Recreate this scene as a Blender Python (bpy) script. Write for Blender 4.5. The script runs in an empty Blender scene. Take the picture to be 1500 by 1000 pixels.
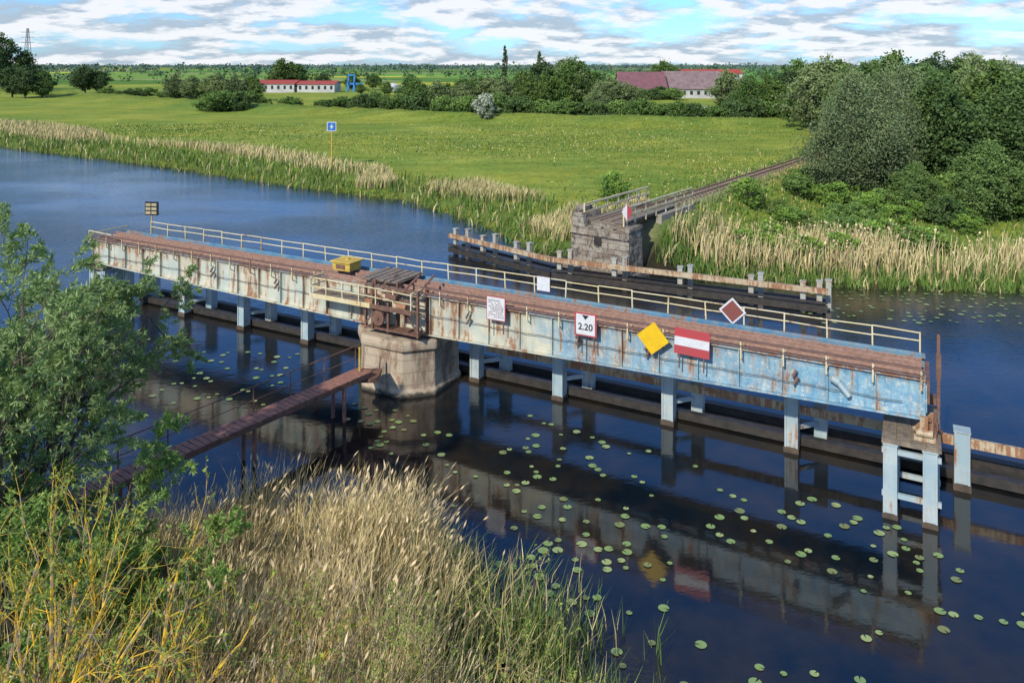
import bpy, math, random
import numpy as np
from mathutils import Vector, Matrix
R=np.random.default_rng(7); random.seed(7)
scene=bpy.context.scene
COL=scene.collection
# ------------------------------------------------------------ node helpers
class NM:
    def __init__(s,name):
        s.m=bpy.data.materials.new(name); s.m.use_nodes=True; s.nt=s.m.node_tree; s.nt.nodes.clear()
        s.out=s.n('ShaderNodeOutputMaterial'); s.b=s.n('ShaderNodeBsdfPrincipled'); s.l(s.b.outputs[0],s.out.inputs[0])
    def n(s,t,**k):
        x=s.nt.nodes.new(t)
        for a,b in k.items(): setattr(x,a,b)
        return x
    def l(s,a,b): s.nt.links.new(a,b)
    def setv(s,i,v):
        if hasattr(v,'is_linked') or hasattr(v,'links'): s.l(v,i)
        else:
            if isinstance(v,(tuple,list)) and len(v)==3 and i.type=='RGBA': v=(*v,1)
            i.default_value=v
    def coord(s,kind='Object',scale=(1,1,1)):
        t=s.n('ShaderNodeTexCoord'); m=s.n('ShaderNodeVectorMath',operation='MULTIPLY'); s.l(t.outputs[kind],m.inputs[0]); m.inputs[1].default_value=scale; return m.outputs[0]
    def pos(s,scale=(1,1,1)):
        t=s.n('ShaderNodeNewGeometry'); m=s.n('ShaderNodeVectorMath',operation='MULTIPLY'); s.l(t.outputs['Position'],m.inputs[0]); m.inputs[1].default_value=scale; return m.outputs[0]
    def noise(s,vec,scale=1,detail=4,rough=.55):
        t=s.n('ShaderNodeTexNoise'); s.l(vec,t.inputs['Vector']); t.inputs['Scale'].default_value=scale; t.inputs['Detail'].default_value=detail; t.inputs['Roughness'].default_value=rough; return t.outputs['Fac']
    def ramp(s,f,stops,interp='LINEAR'):
        r=s.n('ShaderNodeValToRGB'); r.color_ramp.interpolation=interp; e=r.color_ramp.elements
        while len(e)<len(stops): e.new(.5)
        for i,(p,c) in enumerate(stops):
            e[i].position=p; e[i].color=(c,c,c,1) if not isinstance(c,(tuple,list)) else (*c,1)
        s.l(f,r.inputs[0]); return r.outputs[0]
    def mix(s,f,a,b,bt='MIX'):
        m=s.n('ShaderNodeMix',data_type='RGBA',blend_type=bt); s.setv(m.inputs[0],f); s.setv(m.inputs[6],a); s.setv(m.inputs[7],b); return m.outputs[2]
    def math(s,op,a,b=0.,clamp=False):
        m=s.n('ShaderNodeMath',operation=op); m.use_clamp=clamp; s.setv(m.inputs[0],a); s.setv(m.inputs[1],b); return m.outputs[0]
    def col(s,c,rough=.7,metal=0.):
        s.setv(s.b.inputs['Base Color'],c); s.setv(s.b.inputs['Roughness'],rough); s.b.inputs['Metallic'].default_value=metal; return s
    def bump(s,h,st=.3,dist=.02):
        b=s.n('ShaderNodeBump'); b.inputs['Strength'].default_value=st; b.inputs['Distance'].default_value=dist; s.l(h,b.inputs['Height']); s.l(b.outputs[0],s.b.inputs['Normal'])
def weathered(name,c1,c2,rust=.5,rustcol=(.17,.075,.035),scale=1.,grad=None,rough=.65):
    M=NM(name); v=M.coord('Object'); vs=M.coord('Object',(2.6,2.6,.3))
    base=M.mix(M.ramp(M.noise(v,1.1*scale,6),[(.4,0.),(.6,1.)]),c1,c2)
    st=M.noise(vs,1.7*scale,7,.7); pt=M.noise(v,.8*scale,8,.72)
    f=M.math('ADD',M.math('MULTIPLY',st,.6),M.math('MULTIPLY',pt,.5))
    if grad:
        sx=M.n('ShaderNodeSeparateXYZ'); M.l(v,sx.inputs[0])
        g=M.math('ADD',M.math('MULTIPLY',M.math('SUBTRACT',sx.outputs[0],grad[0]),1/(grad[1]-grad[0])),M.math('MULTIPLY',M.math('SUBTRACT',M.noise(v,.5,5),.5),1.4),True)
        blue=M.mix(M.ramp(M.noise(v,2.1,8,.7),[(.38,0.),(.62,1.)]),(.11,.28,.4),(.27,.45,.52))
        blue=M.mix(M.ramp(M.noise(v,3.7,9,.78),[(.52,0.),(.6,.85)]),blue,(.56,.57,.51))
        blue=M.mix(M.ramp(M.noise(vs,3.1,9,.78),[(.52,0.),(.62,.6)]),blue,(.07,.16,.23))
        gb=M.ramp(g,[(.35,0.),(.62,1.)])
        base=M.mix(gb,base,blue)
        f=M.math('SUBTRACT',f,M.math('MULTIPLY',gb,.03))
        wn=M.n('ShaderNodeTexWhiteNoise',noise_dimensions='1D'); M.l(M.math('FLOOR',M.math('MULTIPLY',sx.outputs[0],.78)),wn.inputs['W'])
        base=M.mix(M.math('MULTIPLY',wn.outputs['Value'],.35),base,(.36,.35,.28))
        f=M.math('ADD',f,M.math('MULTIPLY',M.math('SUBTRACT',wn.outputs['Value'],.4),.035))
        e1=M.ramp(M.math('SUBTRACT',sx.outputs[2],3.3),[(.1,0.),(.5,1.)])
        f=M.math('ADD',f,M.math('MULTIPLY',e1,.03))
    t=.72-.2*rust
    mk=M.ramp(f,[(t-.02,0.),(t+.03,.9)])
    rc=M.mix(M.noise(v,9,4),rustcol,(rustcol[0]*2.2,rustcol[1]*2.1,rustcol[2]*1.8))
    stain=M.ramp(f,[(t-.08,0.),(t,.45)])
    base=M.mix(stain,base,(.42,.28,.14))
    M.col(M.mix(mk,base,rc),rough); M.bump(M.noise(v,14,6),.25,.01); return M.m
def simple(name,c1,c2=None,scale=3,rough=.7,bump=.2,metal=0):
    M=NM(name); v=M.coord('Object')
    if c2 is None: c2=tuple(x*.7 for x in c1)
    M.col(M.mix(M.ramp(M.noise(v,scale,6,.65),[(.35,0.),(.65,1.)]),c1,c2),rough,metal)
    if bump: M.bump(M.noise(v,scale*5,5),bump,.01)
    return M.m
def masonry(name):
    M=NM(name); v=M.coord('Object'); br=M.n('ShaderNodeTexBrick')
    sx=M.n('ShaderNodeSeparateXYZ'); M.l(v,sx.inputs[0]); cx=M.n('ShaderNodeCombineXYZ')
    w=M.math('MULTIPLY',M.noise(v,1.5,4),.3)
    M.l(M.math('ADD',M.math('ADD',sx.outputs[0],sx.outputs[1]),w),cx.inputs[0]); M.l(M.math('ADD',sx.outputs[2],M.math('MULTIPLY',w,.4)),cx.inputs[1]); M.l(cx.outputs[0],br.inputs[0])
    br.inputs['Scale'].default_value=1.; br.inputs['Brick Width'].default_value=.75; br.inputs['Row Height'].default_value=.34; br.inputs['Mortar Size'].default_value=.022
    br.inputs['Color1'].default_value=(.2,.16,.12,1); br.inputs['Color2'].default_value=(.38,.33,.25,1); br.inputs['Mortar'].default_value=(.08,.07,.055,1)
    c=M.mix(M.ramp(M.noise(v,1.3,8,.7),[(.42,0.),(.62,.7)]),br.outputs[0],(.43,.38,.29))
    c=M.mix(M.ramp(M.noise(v,2.3,8,.75),[(.5,0.),(.6,.85)]),c,(.08,.06,.045))
    c=M.mix(M.ramp(M.noise(v,.9,8,.75),[(.52,0.),(.62,.7)]),c,(.22,.13,.07))
    M.col(c,.9); M.bump(M.math('ADD',M.noise(v,3,10,.75),M.math('MULTIPLY',br.outputs['Fac'],-.6)),.9,.12); return M.m
def concrete(name):
    M=NM(name); v=M.coord('Object'); vs=M.coord('Object',(1,1,.25))
    c=M.mix(M.noise(v,1.5,8,.7),(.4,.31,.2),(.54,.45,.32))
    sx=M.n('ShaderNodeSeparateXYZ'); M.l(v,sx.inputs[0])
    band=M.math('PINGPONG',M.math('ADD',sx.outputs[2],M.math('MULTIPLY',M.noise(v,2,4),.05)),.24)
    c=M.mix(M.ramp(band,[(0.,.5),(.04,0.)]),c,(.18,.13,.09))
    c=M.mix(M.ramp(M.noise(vs,2.,8,.75),[(.5,0.),(.62,.8)]),c,(.2,.12,.07))
    c=M.mix(M.ramp(M.noise(v,1.1,6,.7),[(.56,0.),(.64,.8)]),c,(.3,.15,.09))
    c=M.mix(M.ramp(M.noise(vs,.9,8,.7),[(.54,0.),(.66,.75)]),c,(.09,.07,.05))
    zz=M.math('ADD',sx.outputs[2],M.math('MULTIPLY',M.noise(v,3,4),.5))
    c=M.mix(M.ramp(zz,[(.3,1.),(.5,0.)]),c,(.05,.045,.03))
    M.col(c,.9); M.bump(M.noise(v,6,8,.75),.7,.04); return M.m
def vegmat(name,trans=.35,rough=.55):
    M=NM(name); a=M.n('ShaderNodeAttribute',attribute_name='col')
    M.col(a.outputs['Color'],rough); M.b.inputs['Specular IOR Level'].default_value=.2
    if trans:
        t=M.n('ShaderNodeBsdfTranslucent'); c=M.mix(1.,a.outputs['Color'],(1.1,1.25,.6),'MULTIPLY'); M.l(c,t.inputs[0])
        mx=M.n('ShaderNodeMixShader'); mx.inputs[0].default_value=trans; M.l(M.b.outputs[0],mx.inputs[1]); M.l(t.outputs[0],mx.inputs[2]); M.l(mx.outputs[0],M.out.inputs[0])
    return M.m
VEG=vegmat('leaf_foliage',.3); VEG2=vegmat('tree_foliage',0,.6); REED=vegmat('dry_reed',0,.85)
BARK=simple('bark',(.16,.13,.09),(.07,.055,.04),6)
# ------------------------------------------------------------ mesh helpers
class MB:
    def __init__(s): s.v=[];s.f=[];s.m=[]
    def add(s,vs,fs,mat=0):
        o=len(s.v); s.v+= [tuple(map(float,p)) for p in vs]; s.f+=[tuple(i+o for i in f) for f in fs]; s.m+=[mat]*len(fs)
    def box(s,c,size,mat=0,rot=None):
        hx,hy,hz=[a/2 for a in size]; P=[Vector((x*hx,y*hy,z*hz)) for z in(-1,1) for y in(-1,1) for x in(-1,1)]
        if rot is not None: P=[rot@p for p in P]
        c=Vector(c); P=[p+c for p in P]
        s.add(P,[(0,2,3,1),(4,5,7,6),(0,1,5,4),(2,6,7,3),(0,4,6,2),(1,3,7,5)],mat)
    def bb(s,x0,x1,y0,y1,z0,z1,mat=0): s.box(((x0+x1)/2,(y0+y1)/2,(z0+z1)/2),(abs(x1-x0),abs(y1-y0),abs(z1-z0)),mat)
    def beam(s,p,q,w,h,mat=0):
        p=Vector(p);q=Vector(q);d=(q-p);L=d.length;d.normalize()
        up=Vector((0,0,1)) if abs(d.z)<.95 else Vector((1,0,0)); y=up.cross(d).normalized(); z=d.cross(y)
        s.box((p+q)/2,(L,w,h),mat,Matrix((d,y,z)).transposed())
    def cyl(s,p,q,r,r2=None,n=8,mat=0):
        r2=r if r2 is None else r2
        p=Vector(p);q=Vector(q);d=(q-p).normalized(); up=Vector((0,0,1)) if abs(d.z)<.95 else Vector((1,0,0)); y=up.cross(d).normalized(); z=d.cross(y)
        vs=[p+(y*math.cos(a)+z*math.sin(a))*r for a in [i*2*math.pi/n for i in range(n)]]+[q+(y*math.cos(a)+z*math.sin(a))*r2 for a in [i*2*math.pi/n for i in range(n)]]
        s.add(vs,[(i,(i+1)%n,n+(i+1)%n,n+i) for i in range(n)]+[tuple(range(n))[::-1],tuple(range(n,2*n))],mat)
    def loft(s,rings,mat=0):
        n=len(rings[0]); vs=[p for r in rings for p in r]; fs=[(k*n+i,k*n+(i+1)%n,(k+1)*n+(i+1)%n,(k+1)*n+i) for k in range(len(rings)-1) for i in range(n)]
        fs+=[tuple(range(n))[::-1],tuple(range((len(rings)-1)*n,len(rings)*n))]; s.add(vs,fs,mat)
    def obj(s,name,mats,parent=None,M=None,bevel=0):
        me=bpy.data.meshes.new(name); me.from_pydata(s.v,[],s.f); me.validate()
        for m in mats: me.materials.append(m)
        me.polygons.foreach_set('material_index',s.m[:len(me.polygons)]); me.update()
        o=bpy.data.objects.new(name,me); COL.objects.link(o)
        if M is not None: o.matrix_world=M
        if parent: o.parent=parent
        if bevel:
            b=o.modifiers.new('b','BEVEL'); b.width=bevel; b.segments=1; b.limit_method='ANGLE'
        return o
def quadmesh(name,V,C,mats,mi=None):
    nq=len(V); me=bpy.data.meshes.new(name); me.vertices.add(nq*4); me.vertices.foreach_set('co',np.ascontiguousarray(V,dtype=np.float32).ravel())
    me.loops.add(nq*4); me.loops.foreach_set('vertex_index',np.arange(nq*4,dtype=np.int32)); me.polygons.add(nq)
    me.polygons.foreach_set('loop_start',np.arange(0,nq*4,4,dtype=np.int32))
    try: me.polygons.foreach_set('loop_total',np.full(nq,4,dtype=np.int32))
    except Exception: pass
    for m in mats: me.materials.append(m)
    if mi is not None: me.polygons.foreach_set('material_index',mi.astype(np.int32))
    a=me.attributes.new('col','FLOAT_COLOR','POINT'); c=np.ones((nq*4,4),dtype=np.float32); c[:,:3]=np.repeat(np.clip(C,0,1),4,axis=0); a.data.foreach_set('color',c.ravel())
    me.update(calc_edges=True); return me
def link(name,me,loc=(0,0,0),rot=0,sc=(1,1,1)):
    o=bpy.data.objects.new(name,me); COL.objects.link(o); o.location=loc; o.rotation_euler=(0,0,rot); o.scale=sc if not isinstance(sc,(int,float)) else (sc,)*3; return o
def nrm(a): return a/np.maximum(np.linalg.norm(a,axis=-1,keepdims=True),1e-9)
def leafquads(P,D,L,W,rng):
    n=len(P); D=nrm(D); S=nrm(np.cross(D,nrm(rng.normal(size=(n,3))))); L=np.broadcast_to(L,(n,))[:,None]; W=np.broadcast_to(W,(n,))[:,None]
    return np.stack([P-D*L*.5,P+S*W*.5,P+D*L*.5,P-S*W*.5],1)
def tubes(S,k=5):
    S=np.array(S); p=S[:,0:3];q=S[:,3:6];r0=S[:,6:7];r1=S[:,7:8]; d=nrm(q-p); a=np.where(np.abs(d[:,2:3])<.9,[[0,0,1.]],[[1.,0,0]]); y=nrm(np.cross(a,d)); z=np.cross(d,y); out=[]
    for i in range(k):
        t0=2*math.pi*i/k;t1=2*math.pi*(i+1)/k
        e0=y*math.cos(t0)+z*math.sin(t0); e1=y*math.cos(t1)+z*math.sin(t1)
        out.append(np.stack([p+e0*r0,p+e1*r0,q+e1*r1,q+e0*r1],1))
    return np.concatenate(out)
def crown_tree(name,h,r,nc,nl,ls,color,seed,base=.12,droop=0,col2=None,irr=.25,top=1.,tower=0.):
    g=np.random.default_rng(seed)
    u=nrm(g.normal(size=(nc,3)))*(g.uniform(.25,1,(nc,1))**.45); 
    cz=(base+(1-base)*.5)*h; hz=(1-base)*.5*h
    lob=1+irr*np.sin(3*np.arctan2(u[:,1],u[:,0])+seed)+irr*g.normal(size=nc)*.5
    tz=(u[:,2]+1)/2; wid=np.interp(tz,[0,.3,.6,1],[.75,1,.85,.4*top])
    c=np.stack([u[:,0]*r*lob*wid,u[:,1]*r*lob*wid,cz+u[:,2]*hz*.88],1)
    if tower: # several leaders: make the outline break up into spires
        ph=np.arctan2(u[:,1],u[:,0]); c[:,2]*=1-tower*(.5+.5*np.sin(2*ph+seed))*np.clip(np.hypot(u[:,0],u[:,1]),0,1)
    cr=r*.17*g.uniform(.55,1.5,nc)
    off=g.normal(size=(nc,nl,3))*.6; off=off*cr[:,None,None]; off[...,2]*=(.7 if not droop else 1.5)
    P=(c[:,None,:]+off).reshape(-1,3); 
    D=g.normal(size=P.shape); D[:,2]-=droop
    L=ls*g.uniform(.6,1.4,len(P))
    V=leafquads(P,D,L,L*(.6 if not droop else .35),g)
    cl=np.array(color); c2=np.array(col2 if col2 else [color[0]*2.1,color[1]*1.75,color[2]*1.5])
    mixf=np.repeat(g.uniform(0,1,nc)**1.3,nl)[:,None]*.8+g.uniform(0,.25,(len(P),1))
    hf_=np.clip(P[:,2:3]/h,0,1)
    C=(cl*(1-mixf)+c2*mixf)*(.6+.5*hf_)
    segs=[]; tr=h*.018+.03
    prev=np.array([0,0,-.3]); hp=[]
    for i in range(6):
        q=np.array([g.normal()*h*.012*i,g.normal()*h*.012*i,h*.8*(i+1)/6]); segs.append([*prev,*q,tr*(1.25-i*.18),tr*(1.25-(i+1)*.18)]); hp.append(q); prev=q
    for j in g.choice(nc,min(nc,26),replace=False):
        a=hp[min(5,max(0,int(c[j,2]/h*6)-1))]; m=(a+c[j])/2+g.normal(size=3)*.03*h; segs.append([*a,*m,tr*.4,tr*.25]); segs.append([*m,*c[j],tr*.25,tr*.08])
    T=tubes(segs); Vv=np.concatenate([V,T]); CC=np.concatenate([C,np.full((len(T),3),.1)]); mi=np.concatenate([np.zeros(len(V)),np.ones(len(T))])
    return quadmesh(name,Vv,CC,[VEG2,BARK],mi)
def blades(P,H,W,lean,C,rng,curve=.5):
    n=len(P); a=rng.uniform(0,2*math.pi,n); S=np.stack([np.cos(a),np.sin(a),0*a],1)*(W[:,None]*.5)
    up=np.stack([0*H,0*H,H],1); L3=np.concatenate([lean,np.zeros((n,1))],1)*H[:,None]
    m=P+up*.55+L3*.35*(1-curve*.3); t=P+up*(1-.15*curve)+L3
    q1=np.stack([P-S,P+S,m+S*.85,m-S*.85],1); q2=np.stack([m-S*.85,m+S*.85,t+S*.12,t-S*.12],1)
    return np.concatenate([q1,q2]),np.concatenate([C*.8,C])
# ------------------------------------------------------------ terrain
far_sh=[(300,20),(60,36),(29.6,39.6),(18.3,40.8),(12,42.3),(9.6,44.2),(5,46.2),(1.6,49),(-1,54),(-4,59.6),(-9.6,67.7),(-22,75.6),(-45,93),(-80,116),(-130,148),(-230,200),(-500,330)]
near_sh=[(-500,200),(-200,110),(-70,45),(-30,22),(-20,17),(-14,14.2),(-10.5,14.2),(-7.5,14.6),(-4.5,15.6),(-2.4,14.8),(-.4,13.1),(1.1,11.2),(2.2,9),(4,5),(7,-5),(20,-60),(300,-60)]
RIV=np.array(far_sh+near_sh,float)
def segdist(x,y,pts,closed=False):
    d=np.full(x.shape,1e9); n=len(pts)
    for i in range(n if closed else n-1):
        a=pts[i];b=pts[(i+1)%n]; vx,vy=b[0]-a[0],b[1]-a[1]; t=np.clip(((x-a[0])*vx+(y-a[1])*vy)/(vx*vx+vy*vy),0,1)
        d=np.minimum(d,np.hypot(x-a[0]-t*vx,y-a[1]-t*vy))
    return d
def inside(x,y,pts):
    c=np.zeros(x.shape,bool); n=len(pts)
    for i in range(n):
        x0,y0=pts[i];x1,y1=pts[(i+1)%n]
        if y0==y1: continue
        k=((y0>y)!=(y1>y))&(x<(x1-x0)*(y-y0)/(y1-y0)+x0); c^=k
    return c
C0=np.array([5.4,42.6]); TD=np.array([.605,.796]); TD/=np.linalg.norm(TD); TP=np.array([TD[1],-TD[0]])
DIKE=[(120,120),(56,138),(-7,156),(-67,198),(-171,292),(-400,480)]
def sdr(x,y):
    d=segdist(x,y,RIV,True); return np.where(inside(x,y,RIV),-d,d)
def hf(x,y):
    x=np.asarray(x,float);y=np.asarray(y,float); sd=sdr(x,y)
    h=np.clip(sd*.3,-1.6,.35)+np.clip((sd-2)*.03,0,.65)
    h=h+np.where(sd>0,.08*np.sin(x*.31+y*.17)+.06*np.sin(y*.43-x*.23),0)*np.clip(sd/3,0,1)
    dk=segdist(x,y,DIKE); h=h+1.9*np.clip(1-dk/9,0,1)**1.3*(sd>0)
    tau=(x-C0[0])*TD[0]+(y-C0[1])*TD[1]; q=np.abs((x-C0[0])*TP[0]+(y-C0[1])*TP[1])
    dd=np.hypot(np.maximum(q-1.2,0),np.maximum(5.2-tau,0)*1.6)
    h=np.where((tau>0),np.maximum(h,2.95-dd*.55),h)
    return h
gx=np.unique(np.concatenate([np.arange(-95,95,1.),np.arange(-300,300,8.),np.sign(np.linspace(-1,1,41))*np.abs(np.linspace(-1,1,41))**2*9000]))
gy=np.unique(np.concatenate([np.arange(-30,165,.9),np.arange(165,420,4.),420+np.linspace(0,1,45)**2.2*14000,[-400.,-200,-100,-60]]))
X,Y=np.meshgrid(gx,gy); Z=hf(X,Y); nx,ny=len(gx),len(gy)
me=bpy.data.meshes.new('ground'); me.vertices.add(nx*ny); me.vertices.foreach_set('co',np.stack([X,Y,Z],-1).astype(np.float32).ravel())
i=np.arange(nx*ny).reshape(ny,nx); Q=np.stack([i[:-1,:-1],i[:-1,1:],i[1:,1:],i[1:,:-1]],-1).reshape(-1,4)
me.loops.add(len(Q)*4); me.loops.foreach_set('vertex_index',Q.astype(np.int32).ravel()); me.polygons.add(len(Q)); me.polygons.foreach_set('loop_start',np.arange(0,len(Q)*4,4,dtype=np.int32))
me.update(calc_edges=True); me.polygons.foreach_set('use_smooth',np.ones(len(Q),bool))
SD=sdr(X,Y).ravel(); xf,yf=X.ravel(),Y.ravel()
c=np.zeros((nx*ny,4),np.float32); c[:,3]=1; c[:,:3]=(.22,.3,.05)
def blend(mask,col):
    mask=np.clip(mask,0,1)[:,None]; c[:,:3]=c[:,:3]*(1-mask)+np.array(col)*mask
blend(np.clip(1-np.abs(segdist(xf,yf,DIKE))/12,0,1),(.13,.21,.04))
blend((SD<7)*np.clip((7-SD)/4,0,1)*(yf>30),(.12,.19,.04))
blend((yf<33)*(SD>-3.),(.14,.14,.06))
blend(np.clip(-SD*.8+.5,0,1),(.03,.028,.018))
tau=(xf-C0[0])*TD[0]+(yf-C0[1])*TD[1]; qq=np.abs((xf-C0[0])*TP[0]+(yf-C0[1])*TP[1])
blend(np.where(tau>2,np.clip(1.8-qq*.9,0,1)*.85,0),(.42,.34,.22))
a=me.attributes.new('col','FLOAT_COLOR','POINT'); a.data.foreach_set('color',c.ravel())
M=NM('ground'); at=M.n('ShaderNodeAttribute',attribute_name='col'); p=M.pos()
sx=M.n('ShaderNodeSeparateXYZ'); M.l(p,sx.inputs[0])
base=at.outputs['Color']
v=M.mix(M.ramp(M.noise(p,.05,7,.65),[(.38,0.),(.62,1.)]),(.66,.82,.8),(1.3,1.1,1.1)); base=M.mix(1.,base,v,'MULTIPLY')
v=M.mix(M.ramp(M.noise(M.pos((.35,1,1)),.35,8,.75),[(.35,0.),(.65,1.)]),(.6,.7,.55),(1.3,1.22,1.3)); base=M.mix(1.,base,v,'MULTIPLY')
v=M.mix(M.noise(p,1.7,8,.8),(.4,.44,.4),(1.6,1.53,1.6)); base=M.mix(1.,base,v,'MULTIPLY')
yl=M.math('MULTIPLY',M.ramp(M.noise(M.pos((.5,1,1)),.06,5),[(.38,.25),(.58,1.)]),M.ramp(M.noise(p,1.6,8,.85),[(.48,0.),(.6,.75)]))
gt=M.math('GREATER_THAN',sx.outputs[1],50.); lt=M.math('LESS_THAN',sx.outputs[1],330.)
base=M.mix(M.math('MULTIPLY',yl,M.math('MULTIPLY',gt,lt)),base,(.45,.38,.03))
vo=M.n('ShaderNodeTexVoronoi'); M.l(M.pos((.0022,.006,0)),vo.inputs['Vector']); vo.inputs['Scale'].default_value=1.
sv=M.n('ShaderNodeSeparateColor'); M.l(vo.outputs['Color'],sv.inputs[0])
fld=M.ramp(sv.outputs[0],[(0.,(.1,.2,.03)),(.22,(.18,.3,.05)),(.42,(.24,.3,.09)),(.58,(.08,.16,.03)),(.68,(.14,.33,.05)),(.82,(.55,.5,.05)),(.92,(.3,.27,.17))],'CONSTANT')
farf=M.math('MULTIPLY',M.math('SUBTRACT',sx.outputs[1],400.),.01,True)
fld=M.mix(1.,fld,M.mix(M.noise(p,.02,6,.7),(.7,.7,.7),(1.3,1.3,1.3)),'MULTIPLY')
base=M.mix(farf,base,fld)
M.col(base,.95); M.b.inputs['Specular IOR Level'].default_value=.1
M.bump(M.noise(p,2.5,8,.8),.6,.25); me.materials.append(M.m)
g=bpy.data.objects.new('ground',me); COL.objects.link(g)
# water
M=NM('river_water'); p=M.pos()
n1=M.noise(M.pos((1,1.5,1)),2.4,5,.6); n2=M.noise(p,9,3,.5); pat=M.ramp(M.noise(M.pos((.6,1,1)),.07,3),[(.4,.35),(.6,1.)])
sx=M.n('ShaderNodeSeparateXYZ'); M.l(p,sx.inputs[0])
farw=M.math('MULTIPLY',M.math('SUBTRACT',sx.outputs[1],20.),.03,True)
amp=M.math('MULTIPLY',pat,M.math('ADD',M.math('MULTIPLY',farw,2.4),.16))
hgt=M.math('MULTIPLY',M.math('ADD',n1,M.math('MULTIPLY',n2,.3)),amp)
M.bump(hgt,.34,.06)
M.col(M.mix(M.ramp(M.noise(p,.35,6,.65),[(.4,0.),(.66,1.)]),(.004,.008,.012),(.028,.021,.012)),.02); M.b.inputs['IOR'].default_value=1.66
b=MB(); b.add([(-900,-300,0),(600,-300,0),(600,600,0),(-900,600,0)],[(0,1,2,3)]); b.obj('river_water',[M.m])
# ------------------------------------------------------------ materials
mG=weathered('girder_paint',(.6,.57,.42),(.44,.5,.43),.61,grad=(-15,-6.5))
mGf=weathered('girder_blue',(.07,.2,.31),(.13,.27,.35),.52)
mPile=weathered('pile_paint',(.3,.4,.42),(.42,.48,.46),.4)
mPile2=weathered('pile_grey',(.4,.39,.32),(.32,.35,.32),.5)
mCream=weathered('cream_rail',(.64,.53,.27),(.66,.59,.38),.45)
mYel=simple('yellow_paint',(.62,.44,.07),(.45,.29,.05),4)
mRust=simple('rusty_steel',(.22,.115,.07),(.11,.06,.045),5)
mRail=simple('rail_steel',(.4,.24,.17),(.25,.14,.1),8)
mSleep=simple('bridge_sleeper',(.11,.08,.06),(.045,.035,.03),6)
mWood=simple('weathered_timber',(.28,.22,.15),(.14,.11,.08),6)
mDark=simple('wet_timber',(.05,.04,.03),(.02,.018,.015),3,.6)
mBeam=weathered('fender_beam',(.5,.42,.28),(.42,.33,.2),.85,scale=1.6)
mCon=concrete('pier_concrete'); mStone=masonry('abutment_masonry')
mConL=simple('abutment_concrete',(.42,.38,.3),(.22,.19,.14),1.6,.9,.6)
mWhite=simple('sign_white',(.68,.68,.67),(.58,.58,.55),5,.5,0); mRed=simple('sign_red',(.48,.05,.06),(.38,.07,.07),2,.5,0)
mYS=simple('sign_yellow',(.8,.5,.01),(.68,.42,.01),5,.5,0); mBlk=simple('sign_black',(.02,.02,.02),None,5,.5,0); mBlue=simple('sign_blue',(.02,.16,.5),None,5,.5,0)
mFade=simple('faded_red',(.25,.05,.04),(.17,.07,.05),5,.7,0)
mGrey=simple('galvanised_back',(.25,.26,.26),None,5,.5,0)
# ------------------------------------------------------------ bridge   local: x=-s, y=n
A=Vector((11.6,17.57,0)); ang=math.atan2(-17.4,32.9); MB0=Matrix.Translation(A)@Matrix.Rotation(ang,4,'Z')
OFF=.32; MBR=MB0@Matrix.Translation((OFF,0,0))
br=bpy.data.objects.new('swing_bridge',None); COL.objects.link(br); br.matrix_world=MBR
def brobj(b,name,mats,bevel=0,off=0):
    o=b.obj(name,mats,bevel=bevel); o.parent=br; o.location.x=-off; return o
LB=37.9; ZT=3.84; MA,MZ=17.3,20.5; CS=18.4
def zb(s): return float(np.interp(s,[0,MA,MZ,LB],[2.76,2.36,2.36,2.72]))
def girder(y,side,name,mat):
    b=MB(); xs=[0,MA,MZ,LB]
    for k in range(3):
        s0,s1=xs[k],xs[k+1]
        P=[(-s0,zb(s0)),(-s1,zb(s1)),(-s1,ZT),(-s0,ZT)]
        vs=[(x,y-.015,z) for x,z in P]+[(x,y+.015,z) for x,z in P]
        b.add(vs,[(0,1,2,3),(7,6,5,4),(0,4,5,1),(2,6,7,3),(1,5,6,2),(3,7,4,0)])
        b.beam((-s0,y,zb(s0)-.02),(-s1,y,zb(s1)-.02),.34,.045)
        b.beam((-s0,y+side*.03,zb(s0)+.07),(-s1,y+side*.03,zb(s1)+.07),.025,.12)
    b.bb(-LB,0,y-.19,y+.19,ZT+.002,ZT+.045,1)
    b.bb(-LB,0,y+side*.02,y+side*.045,ZT-.14,ZT)
    n=29
    for i in range(n+1):
        s=min(max(i*LB/n,.03),LB-.03); z0=zb(s)
        b.bb(-s-.012,-s+.012,y+side*.016,y+side*.15,z0+.005,ZT)
        b.bb(-s-.06,-s+.06,y+side*.0165,y+side*.03,z0+.13,ZT-.14)
        for z in np.arange(z0+.2,ZT-.17,.13):
            b.bb(-s-.05,-s-.034,y+side*.03,y+side*.042,z,z+.018); b.bb(-s+.034,-s+.05,y+side*.03,y+side*.042,z,z+.018)
    return brobj(b,name,[mat,weathered(name+'_flange',(.4,.4,.33),(.28,.33,.33),.85) if side<0 else mGf])
girder(0,-1,'near_girder',mG); girder(1.9,1,'far_girder',mGf)
b=MB()
for i in range(24):
    s=.3+i*(LB-.6)/23; b.bb(-s-.06,-s+.06,.05,1.85,ZT-.75,ZT-.45)
for i in range(23):
    s=.3+i*(LB-.6)/23; s2=s+(LB-.6)/23; b.beam((-s,.1,ZT-.7),(-s2,1.8,ZT-.7),.06,.06)
for y in (.35,1.15): b.bb(-LB+.1,-.1,y-.06,y+.06,ZT-.45,ZT-.12)
brobj(b,'cross_beams',[mGf])
b=MB()
for i in range(56):
    s=.25+i*(LB-.5)/55; w=random.uniform(-.03,.03); b.box((-s,.72+w,ZT-.1),(.18,1.04,.13),0,Matrix.Rotation(random.uniform(-.04,.04),3,'Z'))
zr=ZT-.03
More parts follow.
